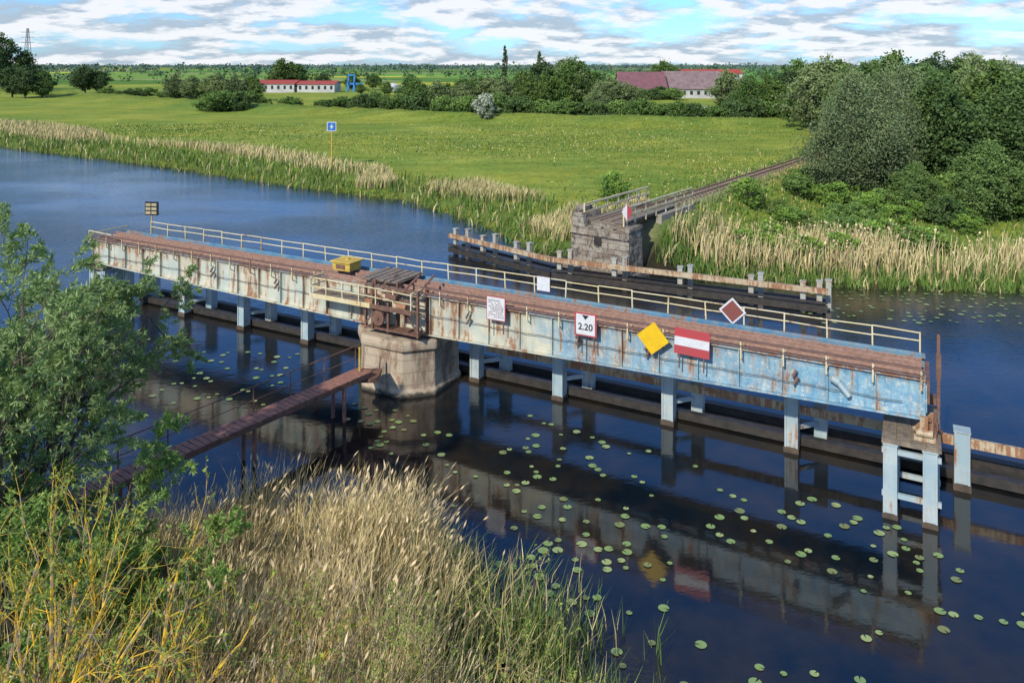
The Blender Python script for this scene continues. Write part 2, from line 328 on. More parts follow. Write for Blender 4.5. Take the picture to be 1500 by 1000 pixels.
for y in (.28,1.16): 
    b.bb(-LB+.1,-.1,y-.035,y+.035,zr+.17,zr+.21,1); b.bb(-LB+.1,-.1,y-.012,y+.012,zr+.013,zr+.17,1); b.bb(-LB+.1,-.1,y-.06,y+.06,zr,zr+.012,1)
for y in (.48,.96): 
    b.bb(-LB+.1,-.1,y-.022,y+.022,zr+.1,zr+.13,1); b.bb(-LB+.1,-.1,y-.01,y+.01,zr,zr+.1,1)
brobj(b,'track_deck',[mSleep,mRail,mWood],.004)
b=MB(); b.bb(-LB,0,2.12,2.5,ZT-.15,ZT-.1); b.bb(-LB,0,2.1,2.115,ZT-.2,ZT-.04,1); b.bb(-LB+.1,-.1,1.79,1.82,ZT+.05,ZT+.14,1)
brobj(b,'walkway',[mWood,mGf])
b=MB(); n=27
for i in range(n+1):
    s=.15+i*(LB-1.5)/n; t_=random.uniform(-.06,.06); b.box((-s+random.uniform(-.02,.02),2.3,ZT+.25),(.045,.045,.74),0,Matrix.Rotation(t_,3,'Y')); b.beam((-s,2.3,ZT+.15),(-s,2.5,ZT-.12),.03,.03)
    if i<n:
        s2=.15+(i+1)*(LB-1.5)/n
        for z in (ZT+.61,ZT+.33): b.cyl((-s,2.3+random.uniform(-.015,.015),z+random.uniform(-.02,.02)),(-s2,2.3,z+random.uniform(-.02,.02)),.022,n=6)
brobj(b,'far_handrail',[mCream])
b=MB(); n=30
for i in range(n+1):
    s=.1+i*(LB-.2)/n
    if 17.4<s<22.4: continue
    t_=random.uniform(-.02,.02)
    b.bb(-s-.022+t_,-s+.022+t_,-.3,-.25,ZT-.24,ZT+.34,0); b.beam((-s,-.27,ZT-.22),(-s,-.02,ZT-.38),.035,.035); b.beam((-s,-.27,ZT-.03),(-s,.2,ZT+.07),.05,.05)
for z in (ZT+.34,ZT+.16):
    b.bb(-17.3,-.05,-.31,-.255,z-.022,z+.022,1); b.bb(-LB,-22.4,-.31,-.255,z-.022,z+.022,1)
x=-LB; b.bb(x,x+.05,-.3,1.9,ZT+.32,ZT+.37,0); b.bb(x,x+.05,-.3,1.9,ZT+.12,ZT+.17,0)
b.bb(-LB,-LB+.05,-.32,-.26,ZT-.25,ZT+.5); b.beam((-LB,-.29,ZT+.5),(-LB+1.8,-.29,ZT+.45),.04,.04)
brobj(b,'near_guard_rail',[mCream,mRust])
b=MB()
for s in (3.5,8.2,10.7,15.2,25,29,33.5):
    z=ZT-.35; b.cyl((-s,-.16,z),(-s-.1,-.2,z-.2),.045,n=6); b.cyl((-s+.05,-.16,z-.2),(-s-.08,-.22,z-.42),.06,.035,n=6)
b.cyl((-2.35,-.2,ZT-.42),(-2.0,-.25,ZT-.8),.08,n=8,mat=1); b.cyl((-2.5,-.2,ZT-.35),(-2.3,-.2,ZT-.46),.11,n=8,mat=1)
for i in range(29):
    s=.6+i*LB/29*.985; s2=.6+(i+1)*LB/29*.985; m_=(s+s2)/2
    b.cyl((-s,-.17,3.15),(-m_,-.17,3.11),.012,n=5,mat=2); b.cyl((-m_,-.17,3.11),(-min(s2,LB-.2),-.17,3.15),.012,n=5,mat=2)
brobj(b,'fittings',[mRust,mPile,mBlk])
# operator platform
b=MB(); zf=3.4
x0,x1=-22.0,-18.9; b.bb(x0,x1,-1.0,-.2,zf,zf+.06,2)
b.bb(x0,x1,-1.04,-1.0,zf-.08,zf+.1,0); b.bb(x1,-16.9,-1.04,-1.0,zf-.08,zf+.1,1)
for x in np.linspace(x0+.03,-16.95,7):
    b.bb(x-.025,x+.025,-1.02,-.96,zf,4.14,0); b.beam((x,-.95,zf-.02),(x,-.05,2.95),.06,.06,0)
for z in (4.13,3.78): b.bb(x0,-19.5,-1.015,-.965,z-.025,z+.025,0); b.beam((-19.5,-.99,z),(-16.9,-.99,z-.06),.035,.035,0)
for x in (x0+.03,-16.93):
    for z in (4.13,3.78): b.bb(x-.025,x+.025,-.96,-.1,z-.025,z+.025,0)
for x in (-19.3,-18.2,-16.8):
    b.bb(x-.045,x+.045,-.8,-.7,2.4,4.2,1); b.bb(x-.045,x+.045,-.2,-.1,2.4,4.2,1)
for z in (2.45,3.3,3.7,4.1): b.bb(-19.3,-16.8,-.81,-.69,z,z+.07,1)
b.bb(-19.3,-16.8,-.69,-.1,2.42,2.47,1); b.beam((-19.3,-.75,2.6),(-18.2,-.75,4.1),.06,.06,1); b.beam((-18.2,-.75,4.1),(-16.8,-.75,2.6),.06,.06,1)
b.cyl((-18.6,-.92,2.95),(-18.6,-.84,2.95),.3,n=18,mat=1); b.cyl((-18.6,-.96,2.95),(-18.6,-.3,2.95),.08,n=10,mat=1)
b.cyl((-17.8,-.9,3.55),(-17.2,-.9,3.55),.14,n=12,mat=4); b.cyl((-18.9,-.85,2.5),(-18.9,-.85,4.35),.05,n=8,mat=1)
b.cyl((-17.4,-.9,2.8),(-17.4,-.9,3.4),.1,n=10,mat=4); b.box((-17.9,-.9,3.9),(.5,.25,.22),1,Matrix.Rotation(.2,3,'Y')); b.cyl((-18,-.9,3.75),(-18.7,-.9,4.0),.08,n=8,mat=4); b.box((-19.0,-.88,3.5),(.35,.2,.3),4)
b.bb(-20.1,-18.2,-.1,1.6,ZT+.26,ZT+.3,2)
for i in range(6): b.box((-19.9+i*.31,.72,ZT+.33),(.24,1.8+random.uniform(-.1,.1),.05),2,Matrix.Rotation(random.uniform(-.06,.06),3,'Z'))
b.bb(-22.2,-21.25,.6,1.35,ZT+.2,ZT+.55,3); b.bb(-22.28,-21.17,.52,1.43,ZT+.55,ZT+.6,3); b.cyl((-21.7,1,ZT+.6),(-21.7,1,ZT+.68),.1,n=8,mat=3); b.bb(-22.0,-21.5,.585,.599,ZT+.27,ZT+.47,1)
for i,x in enumerate((-18.9,-17.8,-17.1)): b.cyl((x,-.3,ZT+.1),(x+.2,.5,ZT+.45+.1*i),.05,n=6,mat=1)
brobj(b,'operator_platform',[mCream,mRust,mWood,mYel,mBeam],.004,OFF)
b=MB(); b.cyl((-CS,.95,2.15),(-CS,.95,2.34),1.1,n=24); b.cyl((-CS,.95,2.3),(-CS,.95,3.2),.5,n=16)
brobj(b,'pivot_bearing',[mRust],0,OFF)
b=MB()
for s,sg in ((0,1),(LB,-1)):
    for y in (.0,1.9): b.bb(-s-.15,-s+.3*sg,y-.13,y+.13,2.45,2.7)
b.bb(-LB-.5,-LB+.3,-.2,2.1,2.6,2.78); b.bb(-.02,.1,.1,1.8,3.1,3.75)
b.cyl((.22,-.1,2.2),(.22,-.1,2.95),.07,n=8); b.beam((.1,-.3,2.8),(.4,.1,2.35),.08,.08)
brobj(b,'end_locks',[mRust])
# pier
b=MB()
def octr(r,z,e=1.0,cf=.5):
    w=r;l=r*e; c=cf*r
    return [(x,y,z) for (x,y) in [(-l+c,-w),(l-c,-w),(l,-w+c),(l,w-c),(l-c,w),(-l+c,w),(-l,w-c),(-l,-w+c)]]
b.loft([octr(1.93,-1.5),octr(1.9,.22),octr(1.82,.28),octr(1.79,1.75),octr(1.94,1.8),octr(1.92,2.12),octr(1.86,2.18)])
pr=b.obj('bridge_pier',[mCon],M=MB0@Matrix.Translation((-CS,.98,0)),bevel=.05)
# ------------------------------------------------------------ piles & fender under bridge
def pile(b,x,y,top,w=.36,mat=0):
    b.bb(x-w*.36,x+w*.36,y-w*.44,y+w*.44,-1.5,top,mat); b.bb(x-w/2-.02,x+w/2+.02,y-w/2-.02,y+w/2+.02,top,top+.04,mat)
    for sg in (-1,1):
        b.bb(x+sg*w*.36,x+sg*w*.5,y-w*.52,y+w*.52,-1.5,top,mat)
fe=bpy.data.objects.new('pile_fender',None); COL.objects.link(fe); fe.matrix_world=MB0
b=MB(); mud=MB()
for s in (-5.6,-1.3,3.6,7.8,12.1,15.8,21.2,24.9,29,33.2):
    x=-s; t=2.1 if s>-1 else 1.75
    pile(b,x,2.0,t,.42)
    if s>0:
        pile(b,x+.8,3.0,t-.1,.4); b.bb(x+.1,x+.8,2.45,2.57,t-.45,t-.28); b.beam((x,2.1,t-.3),(x+.75,2.9,t-.3),.12,.14); b.beam((x,2.1,.7),(x+.75,2.9,.7),.12,.12)
    for (px,py) in ((x,2.0),(x+.8,3.0))[:2 if s>0 else 1]: mud.bb(px-.24,px+.24,py-.24,py+.24,-.3,.16+random.uniform(0,.06))
o=b.obj('piles',[mPile]); o.parent=fe
o=mud.obj('pile_feet',[simple('tide_stain',(.12,.08,.045),(.05,.04,.03),4)]); o.parent=fe
b=MB(); b.beam((10.5,2.27,1.3),(-15.5,2.27,1.3),.12,.28,0)
o=b.obj('upper_beam',[mBeam]); o.parent=fe
b=MB()
b.bb(-37,11,2.3,2.55,.08,.36); b.bb(-37,11,3.3,3.6,.08,.42); b.bb(-37,11,2.62,3.2,.05,.12)
o=b.obj('lower_beams',[mDark],); o.parent=fe
def trestle(name,s0,s1,n0,n1,zt,cols,mats):
    b=MB()
    for (s,n) in cols: pile(b,-s,n,zt-.12,.36)
    ss=sorted(set(c[0] for c in cols)); nn=sorted(set(c[1] for c in cols))
    for s in ss:
        for z in (zt-.3,.75): b.beam((-s,n0+.1,z),(-s,n1-.1,z),.1,.16)
    for n in nn:
        for z in (zt-.35,.62): b.beam((-s0,n,z),(-s1,n,z),.1,.14)
    for (s,n) in cols: b.bb(-s-.2,-s+.2,n-.21,n+.21,-.3,.14,2)
    b.bb(-s1,-s0,n0,n1,zt-.08,zt,1)
    for i in range(4): b.bb(-s1+(s1-s0)*i/4+.01,-s1+(s1-s0)*(i+1)/4-.01,n0+.02,n1-.02,zt+.002,zt+.04,1)
    return b.obj(name,mats,M=MB0)
mTide=bpy.data.materials['tide_stain']
trestle('end_trestle',-.7,.8,-.78,2.25,2.2,[(-.42,-.6),(.58,-.6),(-.5,.7),(.56,.7),(-.5,2.0),(.56,2.0)],[mPile,mWood,mTide])
trestle('end_trestle',36.6,38.0,-.2,3.2,2.45,[(36.8,.1),(37.7,.1),(36.8,1.4),(37.7,1.4),(36.8,3.0),(37.7,3.0)],[mPile,mWood,mTide])
b=MB(); b.bb(-.045,.045,-.045,.045,-.2,2.15); b.bb(-.07,.07,-.02,.02,.9,1.7); b.cyl((0,0,2.15),(0,0,2.28),.06,.04)
b.obj('rusty_marker_post',[mRust],M=MBR@Matrix.Translation((.36,2.1,2.25)))
b=MB(); b.bb(-.25,.3,-.45,.1,2.25,2.36); b.bb(-.1,.1,-.3,-.12,2.36,2.85); b.beam((-.25,-.35,2.5),(.2,.1,2.8),.09,.09); b.cyl((-.2,-.42,2.48),(.22,-.42,2.48),.1); b.cyl((.2,-.2,2.3),(.2,-.2,3.0),.05)
b.obj('end_bearing',[mBeam],M=MBR@Matrix.Translation((-.05,-.05,0)))
# ------------------------------------------------------------ far fender
P=[Vector((-4.1,48,0)),Vector((2.5,41.5,0)),Vector((16.3,35,0))]
b=MB()
for k in range(2):
    p,q=P[k],P[k+1]; d=(q-p).normalized(); nn_=Vector((-d.y,d.x,0))
    for z,w,h,m in ((1.22,.2,.27,1),(.3,.24,.34,2),(.62,.3,.06,2)):
        b.beam(p+Vector((0,0,z+.003*k))-nn_*.24,q+Vector((0,0,z+.003*k))-nn_*.24,w,h,m)
    b.beam(p+nn_*1.0+Vector((0,0,.3)),q+nn_*1.0+Vector((0,0,.3)),.3,.3,2)
    L=(q-p).length; n=3 if k==0 else 4
    for i in range(n+(k==1)):
        c=p+d*(L*i/n+.4*(i==0)-.4*(i==n))
        for off in ((0,0),(.75,.4)) if i<n else ((0,0),(.75,.4),(0,-.8)):
            cc=c+nn_*off[0]+d*off[1]; tp=random.uniform(1.5,1.7)
            b.box(cc+Vector((0,0,(tp-1.5)/2)),(.26,.26,tp+1.5),0,Matrix.Rotation(math.atan2(d.y,d.x),3,'Z'))
            b.box(cc+Vector((0,0,tp+.03)),(.33,.33,.06),0,Matrix.Rotation(math.atan2(d.y,d.x),3,'Z'))
        b.beam(c+Vector((0,0,1.1)),c+nn_*.75+d*.4+Vector((0,0,1.1)),.1,.12,0)
b.obj('pile_fender',[mPile2,mBeam,mDark])
# ------------------------------------------------------------ abutment, approach
MT=Matrix.Translation((C0[0],C0[1],0))@Matrix(((TP[0],TD[0],0,0),(TP[1],TD[1],0,0),(0,0,1,0),(0,0,0,1)))
ab=bpy.data.objects.new('stone_abutment',None); COL.objects.link(ab); ab.matrix_world=MT
b=MB()
def rr(x0,x1,y0,y1,z): return [(x0,y0,z),(x1,y0,z),(x1,y1,z),(x0,y1,z)]
b.loft([rr(-2.15,2.1,-.1,1.75,-1.5),rr(-2.05,2.0,0,1.65,2.75)])
b.loft([rr(-2.1,-1.05,-.06,2.2,2.752),rr(-2.05,-1.2,-.03,2.2,3.6)]); b.bb(-2.1,-1.4,.5,1.5,3.602,3.9); b.bb(-1.95,-1.5,-.02,.4,3.602,3.72)
b.bb(-1.05,2.05,.6,1.7,2.752,3.0); b.bb(1.2,2.08,-.05,.5,2.76,2.98); b.bb(-.9,0.1,-.04,.3,2.755,2.9); b.bb(-2.12,2.06,-.16,-.11,2.3,2.42); b.bb(.3,.9,.02,.4,2.756,2.84)
b.loft([rr(-2.6,2.5,-.6,2.0,-1.5),rr(-2.5,2.4,-.5,1.9,.35)])
o=b.obj('front_pier',[mStone],bevel=.04)
md=o.modifiers.new('s','SUBSURF'); md.subdivision_type='SIMPLE'; md.levels=4; md.render_levels=4
tx_=bpy.data.textures.new('rough','CLOUDS'); tx_.noise_scale=.4; dm=o.modifiers.new('d','DISPLACE'); dm.texture=tx_; dm.strength=.1; dm.mid_level=.5
o.parent=ab
b=MB(); b.bb(-.35,.15,-.12,-.06,1.75,2.3)
o=b.obj('niche_shade',[mDark]); o.parent=ab  # dark block on the wall face, its colour standing in for a recess's shade
b=MB(); b.loft([rr(-1.6,1.7,5.0,7.0,-.5),rr(-1.5,1.6,5.0,7.0,2.6)]); b.bb(-1.6,-1.2,4.9,9,2.2,3.1); b.bb(1.3,1.75,4.9,10,1.8,3.05)
o=b.obj('rear_wall',[mConL],bevel=.03); o.parent=ab
b=MB()
for x in (-.7,.7): b.bb(x-.1,x+.1,.65,5.1,2.62,3.0)
for i in range(16): b.bb(-1.25,1.25,.6+i*.33,.8+i*.33,3.01,3.13,1)
b.bb(-1.3,-.75,.5,8.5,3.14,3.18,1); b.bb(.75,1.3,.5,8.5,3.14,3.18,1)
o=b.obj('approach_span',[mRust,mWood]); o.parent=ab
b=MB()
for x,y0,y1 in ((-1.35,.4,9),(1.4,.5,10.5)):
    n=int((y1-y0)/1.35)
    for i in range(n+1): y=y0+(y1-y0)*i/n; b.bb(x-.045,x+.045,y-.045,y+.045,3.0,4.1)
    for z in (4.08,3.6): b.bb(x-.055,x+.055,y0,y1,z-.055,z+.055)
o=b.obj('handrail',[mCream]); o.parent=ab
b=MB()
for i in range(150):
    y=6+i*.62
    b.box((random.uniform(-.03,.03),y,3.0),(1.5,.22,.14),0,Matrix.Rotation(random.uniform(-.04,.04),3,'Z'))
for x in (-.38,.38): b.bb(x-.03,x+.03,.6,98,3.07,3.2,1)
b.obj('railway_track',[mWood,mRail],M=MT)
b=MB(); h=.55
b.cyl((0,0,-1.1),(0,0,.3),.03); b.add([(-h*.6,-.04,0),(0,-.04,-h),(0,-.04,h)],[(0,1,2)],1); b.add([(h*.6,-.04,0),(0,-.04,h),(0,-.04,-h)],[(0,1,2)],2); b.add([(-h*.6,-.02,0),(0,-.02,-h),(h*.6,-.02,0),(0,-.02,h)],[(3,2,1,0)],3)
b.obj('stop_board',[mGrey,mWhite,mRed,mGrey],M=Matrix.Translation((7.0,42.1,3.9)))
# ------------------------------------------------------------ signs on bridge
def plate(b,w,h,y,mat,z=0,x=0): b.bb(x-w/2,x+w/2,y-.006,y+.006,z-h/2,z+h/2,mat)
def sgn(name,s,n,z,fn,mats,tilt=0):
    b=MB(); fn(b); return b.obj(name,mats,M=MB0@Matrix.Translation((-s,n,z))@Matrix.Rotation(tilt,4,'Y'))
def info(b):
    plate(b,.8,.88,0,1); plate(b,.74,.82,-.014,0)
    for i in range(9):
        x=-.3
        while x<.28:
            w_=random.uniform(.03,.1); 
            if random.random()<.85: plate(b,w_,.022,-.024,2 if i in(0,4) else 3,.3-i*.075,x+w_/2)
            x+=w_+.025
    for x in (-.3,.3): b.bb(x-.02,x+.02,.01,.05,-.9,.3,3)
sgn('information_sign',13.6,-.36,3.9,info,[mWhite,mRed,mBlk,mRust])
def clr(b):
    plate(b,.82,.8,0,1); plate(b,.7,.7,-.014,0); b.add([(-.13,-.024,.33),(.13,-.024,.33),(0,-.024,.17)],[(2,1,0)],2)
    for x in (-.3,.3): b.bb(x-.02,x+.02,.01,.05,-.9,.3,3)
so=sgn('clearance_sign',10.05,-.36,3.87,clr,[mWhite,mRed,mBlk,mRust])
tx=bpy.data.curves.new('clearance_text','FONT'); tx.body='2.20'; tx.size=.32; tx.align_x='CENTER'; tx.offset=.006; to=bpy.data.objects.new('clearance_text',tx); COL.objects.link(to); to.data.materials.append(mBlk); to.parent=so; to.location=(0,-.026,-.18); to.rotation_euler=(math.pi/2,0,0)
def dia(b):
    plate(b,.78,.78,0,0); plate(b,.72,.72,.014,1)
sgn('yellow_diamond_sign',7.65,-.36,3.8,dia,[mYS,mGrey],math.pi/4+.08)
def rw(b):
    plate(b,1.15,.84,0,0); plate(b,1.13,.28,-.01,1)
    for x in (-.4,.4): b.bb(x-.02,x+.02,.01,.05,-.9,.3,2)
sgn('no_passage_sign',6.35,-.36,3.86,rw,[mRed,mWhite,mRust],.03)
def dia2(b):
    plate(b,.66,.66,0,0); plate(b,.54,.54,-.012,1)
sgn('red_diamond_sign',5.6,2.22,4.28,dia2,[mWhite,mFade],math.pi/4)
def wb(b): plate(b,.55,.55,0,0); plate(b,.58,.58,.014,1)
sgn('white_notice_board',12.9,2.22,4.25,wb,[mWhite,mRust])
b=MB(); b.cyl((0,0,-1.4),(0,0,.0),.035,n=8,mat=1); b.bb(-.37,.37,-.05,.05,-.02,.7,0)
for r_ in range(3):
    for c_ in range(2): b.bb(-.31+c_*.34,-.03+c_*.34,-.08,-.051,.05+r_*.215,.19+r_*.215,2)
b.obj('signal_board',[mBlk,mYel,simple('lamp_lens',(.5,.42,.25),None,5,.3,0)],M=MB0@Matrix.Translation((-36.3,2.4,4.8))@Matrix.Rotation(.35,4,'Z'))
zz=float(hf(-21.5,87)); b=MB(); b.cyl((0,0,-.3),(0,0,4.8),.09,n=8,mat=0); plate(b,1.1,1.1,-.1,1,4.9); plate(b,.95,.95,-.115,2,4.9)
b.add([(-.25,-.13,4.8),(.1,-.13,5.25),(.05,-.13,4.92),(.28,-.13,4.96),(-.12,-.13,4.5),(0,-.13,4.83)],[(0,5,2,1),(5,4,3,2)],1)
b.obj('power_line_sign',[mYel,mWhite,mBlue],M=Matrix.Translation((-21.5,87,zz)))
# ------------------------------------------------------------ footbridge
pa=Vector((-5.5,24.3,1.3)); pb=Vector((-13.4,13.5,1.25)); d=(pb-pa).normalized(); sd_=Vector((d.y,-d.x,0))
b=MB()
for o_ in (-.33,.33): b.beam(pa+sd_*o_,pb+sd_*o_,.07,.16,0)
L=(pb-pa).length; n=int(L/.22)
for i in range(n):
    c=pa+d*(i+.5)*.22; b.box(c+Vector((0,0,.1)),(.19,.72,.035),1,Matrix.Rotation(math.atan2(d.y,d.x)+random.uniform(-.03,.03),3,'Z'))
for i in range(9):
    c=pa+d*(.2+i*L/9); b.cyl(c+sd_*.36,c+sd_*.36+Vector((0,0,.95)),.022,n=6,mat=0)
b.cyl(pa+sd_*.36+Vector((0,0,.95)),pb+sd_*.36+Vector((0,0,.95)),.02,n=6,mat=0); b.cyl(pa+sd_*.36+Vector((0,0,.5)),pb+sd_*.36+Vector((0,0,.5)),.015,n=6,mat=0)
for fr in (.1,.38,.68):
    c=pa.lerp(pb,fr)
    for o_ in (-.3,.3): b.cyl(c+sd_*o_-Vector((0,0,2.8)),c+sd_*o_,.07,n=8,mat=1)
b.bb(-6.0,-5.0,23.9,24.9,1.05,1.2,0); b.cyl((-5.7,24.1,0),(-5.7,24.1,2.3),.04,n=6,mat=2)
b.obj('footbridge',[mRust,simple('rusty_planks',(.34,.16,.11),(.2,.1,.075),5),mYel])
# ------------------------------------------------------------ buildings
mRoof=simple('roof_tiles',(.22,.09,.1),(.15,.07,.075),.6,.8,.2); mWall=simple('plaster_wall',(.55,.54,.5),(.4,.38,.34),.4); mRoofR=simple('red_roof',(.42,.06,.04),(.33,.06,.04),.3); mGlass=simple('window_glass',(.03,.04,.05),None,3,.2,0); mRoofG=simple('grey_roof',(.26,.18,.17),(.16,.11,.11),.7)
def house(name,x,y,w,dp,wh,rh,roof,wall,rot=0,nw=6):
    z=float(hf(x,y)); e=bpy.data.objects.new(name,None); COL.objects.link(e); e.matrix_world=Matrix.Translation((x,y,z))@Matrix.Rotation(rot,4,'Z')
    b=MB(); b.bb(-w/2,w/2,-dp/2,dp/2,-1,wh); b.add([(-w/2,-dp/2,wh),(-w/2,dp/2,wh),(-w/2,0,rh-.15)],[(0,1,2)]); b.add([(w/2,-dp/2,wh),(w/2,dp/2,wh),(w/2,0,rh-.15)],[(2,1,0)])
    o=b.obj('walls',[wall]); o.parent=e
    b=MB(); ov=.5; ez=wh-.3
    for s in (-1,1):
        P=[(-w/2-ov,s*(dp/2+ov),ez),(w/2+ov,s*(dp/2+ov),ez),(w/2+ov,0,rh),(-w/2-ov,0,rh)]; b.add(P+[(a_,b_,c_+.2) for a_,b_,c_ in P],[(0,1,2,3),(7,6,5,4),(0,4,5,1),(1,5,6,2),(3,2,6,7),(0,3,7,4)])
    o=b.obj('roof',[roof]); o.parent=e
    b=MB()
    for i in range(nw):
        cx=-w/2+(i+.5)*w/nw; b.bb(cx-.5,cx+.5,-dp/2-.06,-dp/2-.01,wh*.35,wh*.75,0); b.bb(cx-.55,cx+.55,-dp/2-.09,-dp/2-.062,wh*.35-.1,wh*.35,1)
    o=b.obj('windows',[mGlass,mWhite]); o.parent=e
    return e
house('barn',45.5,268,16,13,3.4,9.2,mRoof,mWall,.02,5); house('farmhouse',64.5,272,20,12,3.4,9.3,mRoofG,mWall,0,8)
house('industrial_building',-101,330,16,14,3.9,5.0,mRoofR,mWall,0,6); house('industrial_building',-84,330,16,12,3.9,4.8,mRoofR,mWall,0,6)
house('farm_building',160,620,50,16,5,8,mRoofR,mWall,0,8)
b=MB()
for x in (-1.3,1.3):
    b.bb(x-.3,x+.3,-.4,.4,0,7.5); b.beam((x,-3,0),(x,0,6),.3,.3)
b.bb(-1.6,1.6,-.5,.5,7,7.6); b.bb(-2,5,-.4,.4,3,3.8)
b.obj('blue_boat_crane',[simple('crane_blue',(.03,.25,.6),None,2)],M=Matrix.Translation((-71,335,1)))
b=MB()
for x in (0,6): b.cyl((x,0,0),(x,0,2.6),2.4,n=20); b.cyl((x,0,2.6),(x,0,3.6),2.4,.3,n=20)
b.obj('storage_tank',[simple('tank_white',(.6,.62,.62),None,1)],M=Matrix.Translation((-54,345,1)))
b=MB(); H=40
for sx_ in (-1,1):
    for sy_ in (-1,1): b.beam((sx_*3,sy_*3,0),(sx_*.4,sy_*.4,H),.35,.35)
for i in range(10):
    z0=H*i/10;z1=H*(i+1)/10;w0=3-2.6*i/10;w1=3-2.6*(i+1)/10
    b.beam((-w0,-w0,z0),(w1,-w1,z1),.2,.2); b.beam((w0,-w0,z0),(-w1,-w1,z1),.2,.2)
for z in (29,33,37): b.beam((-5,0,z),(5,0,z),.4,.4)
b.obj('electricity_pylon',[mGrey],M=Matrix.Translation((-375,590,1)))
# ------------------------------------------------------------ trees
G1=(.05,.105,.026);G2=(.075,.14,.032);G3=(.12,.175,.07)
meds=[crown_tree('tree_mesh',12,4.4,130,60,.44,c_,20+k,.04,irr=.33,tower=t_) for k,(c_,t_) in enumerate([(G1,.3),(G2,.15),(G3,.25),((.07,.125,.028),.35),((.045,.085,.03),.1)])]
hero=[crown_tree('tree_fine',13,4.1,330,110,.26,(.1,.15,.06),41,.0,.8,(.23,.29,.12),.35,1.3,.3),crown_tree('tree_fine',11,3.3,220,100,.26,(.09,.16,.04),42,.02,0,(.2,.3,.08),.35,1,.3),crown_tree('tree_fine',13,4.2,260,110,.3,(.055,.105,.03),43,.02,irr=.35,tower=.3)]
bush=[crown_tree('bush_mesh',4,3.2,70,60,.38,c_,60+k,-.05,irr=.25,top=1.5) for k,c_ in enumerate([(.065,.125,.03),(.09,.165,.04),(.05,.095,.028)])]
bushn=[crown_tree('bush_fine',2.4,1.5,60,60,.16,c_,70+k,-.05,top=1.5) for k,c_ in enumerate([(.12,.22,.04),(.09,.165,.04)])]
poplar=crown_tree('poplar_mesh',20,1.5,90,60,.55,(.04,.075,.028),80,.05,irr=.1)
def put(name,me,x,y,h,base_h,w=1.):
    s=h/base_h; return link(name,me,(x,y,float(hf(x,y))-.1),R.uniform(0,6.28),(s*w,s*w,s))
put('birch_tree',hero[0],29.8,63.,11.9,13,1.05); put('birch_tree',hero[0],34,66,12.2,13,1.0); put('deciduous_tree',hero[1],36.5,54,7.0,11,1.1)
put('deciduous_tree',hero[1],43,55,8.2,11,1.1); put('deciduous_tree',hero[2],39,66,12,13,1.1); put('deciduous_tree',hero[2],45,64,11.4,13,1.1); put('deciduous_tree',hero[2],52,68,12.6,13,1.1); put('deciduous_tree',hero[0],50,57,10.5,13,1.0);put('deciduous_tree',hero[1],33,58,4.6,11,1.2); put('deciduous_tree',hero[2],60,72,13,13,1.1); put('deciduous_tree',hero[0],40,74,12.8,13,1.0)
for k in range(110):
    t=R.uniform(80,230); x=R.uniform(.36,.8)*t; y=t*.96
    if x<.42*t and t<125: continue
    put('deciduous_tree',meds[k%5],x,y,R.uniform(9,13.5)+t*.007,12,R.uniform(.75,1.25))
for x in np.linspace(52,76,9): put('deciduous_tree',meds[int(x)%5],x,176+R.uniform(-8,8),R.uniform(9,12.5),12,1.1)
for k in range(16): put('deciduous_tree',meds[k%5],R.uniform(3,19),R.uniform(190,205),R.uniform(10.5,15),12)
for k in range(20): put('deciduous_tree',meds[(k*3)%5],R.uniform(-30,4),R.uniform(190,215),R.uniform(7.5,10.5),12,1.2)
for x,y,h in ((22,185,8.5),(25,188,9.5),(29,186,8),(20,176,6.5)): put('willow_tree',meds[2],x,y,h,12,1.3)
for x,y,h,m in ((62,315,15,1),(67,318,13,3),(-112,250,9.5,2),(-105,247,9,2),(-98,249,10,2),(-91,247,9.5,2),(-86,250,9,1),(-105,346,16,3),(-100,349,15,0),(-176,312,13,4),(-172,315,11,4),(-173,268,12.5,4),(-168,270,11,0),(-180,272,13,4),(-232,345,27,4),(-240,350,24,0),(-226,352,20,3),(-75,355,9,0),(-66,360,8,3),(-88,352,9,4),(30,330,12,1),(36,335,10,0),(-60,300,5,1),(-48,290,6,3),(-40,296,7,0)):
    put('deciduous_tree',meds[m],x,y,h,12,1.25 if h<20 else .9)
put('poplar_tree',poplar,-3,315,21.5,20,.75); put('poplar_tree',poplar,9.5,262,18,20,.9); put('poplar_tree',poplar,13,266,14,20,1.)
DK=np.array(DIKE)
for x in np.arange(-34,58,2.4):
    y=np.interp(x,DK[::-1,0],DK[::-1,1])+R.uniform(5,14); put('hedge_bush',bush[int(R.integers(3))],x,y,R.uniform(3.0,5.6),4,R.uniform(.8,1.2))
for x in (36,39.5,43,47,50,54,72,75): put('hedge_bush',bush[int(R.integers(3))],x,252+R.uniform(-4,4),R.uniform(3.6,5.4),4,1.2)
for k in range(30):
    x=R.uniform(-165,-35); y=np.interp(x,DK[::-1,0],DK[::-1,1])+R.uniform(4,30); put('hedge_bush',bush[int(R.integers(3))],x,y,R.uniform(2,4),4,1.2)
put('round_bush',bush[0],-74,190,5.2,4,1.1); put('round_bush',bush[2],-70,192,4.8,4,1.); put('round_bush',bush[1],-78,191,3.8,4,1.2)
wbush=crown_tree('hawthorn_mesh',4.6,2.1,70,60,.3,(.25,.3,.16),91,-.05,0,(.65,.67,.55)); put('flowering_hawthorn',wbush,-5.5,152,5.6,4.6); put('flowering_hawthorn',wbush,12,163,3,4.6); put('flowering_hawthorn',wbush,40,156,3.5,4.6)
put('small_bush',bushn[0],8.9,64,2.7,2.4,1.); put('small_bush',bushn[0],9.5,63,2.,2.4,1.)
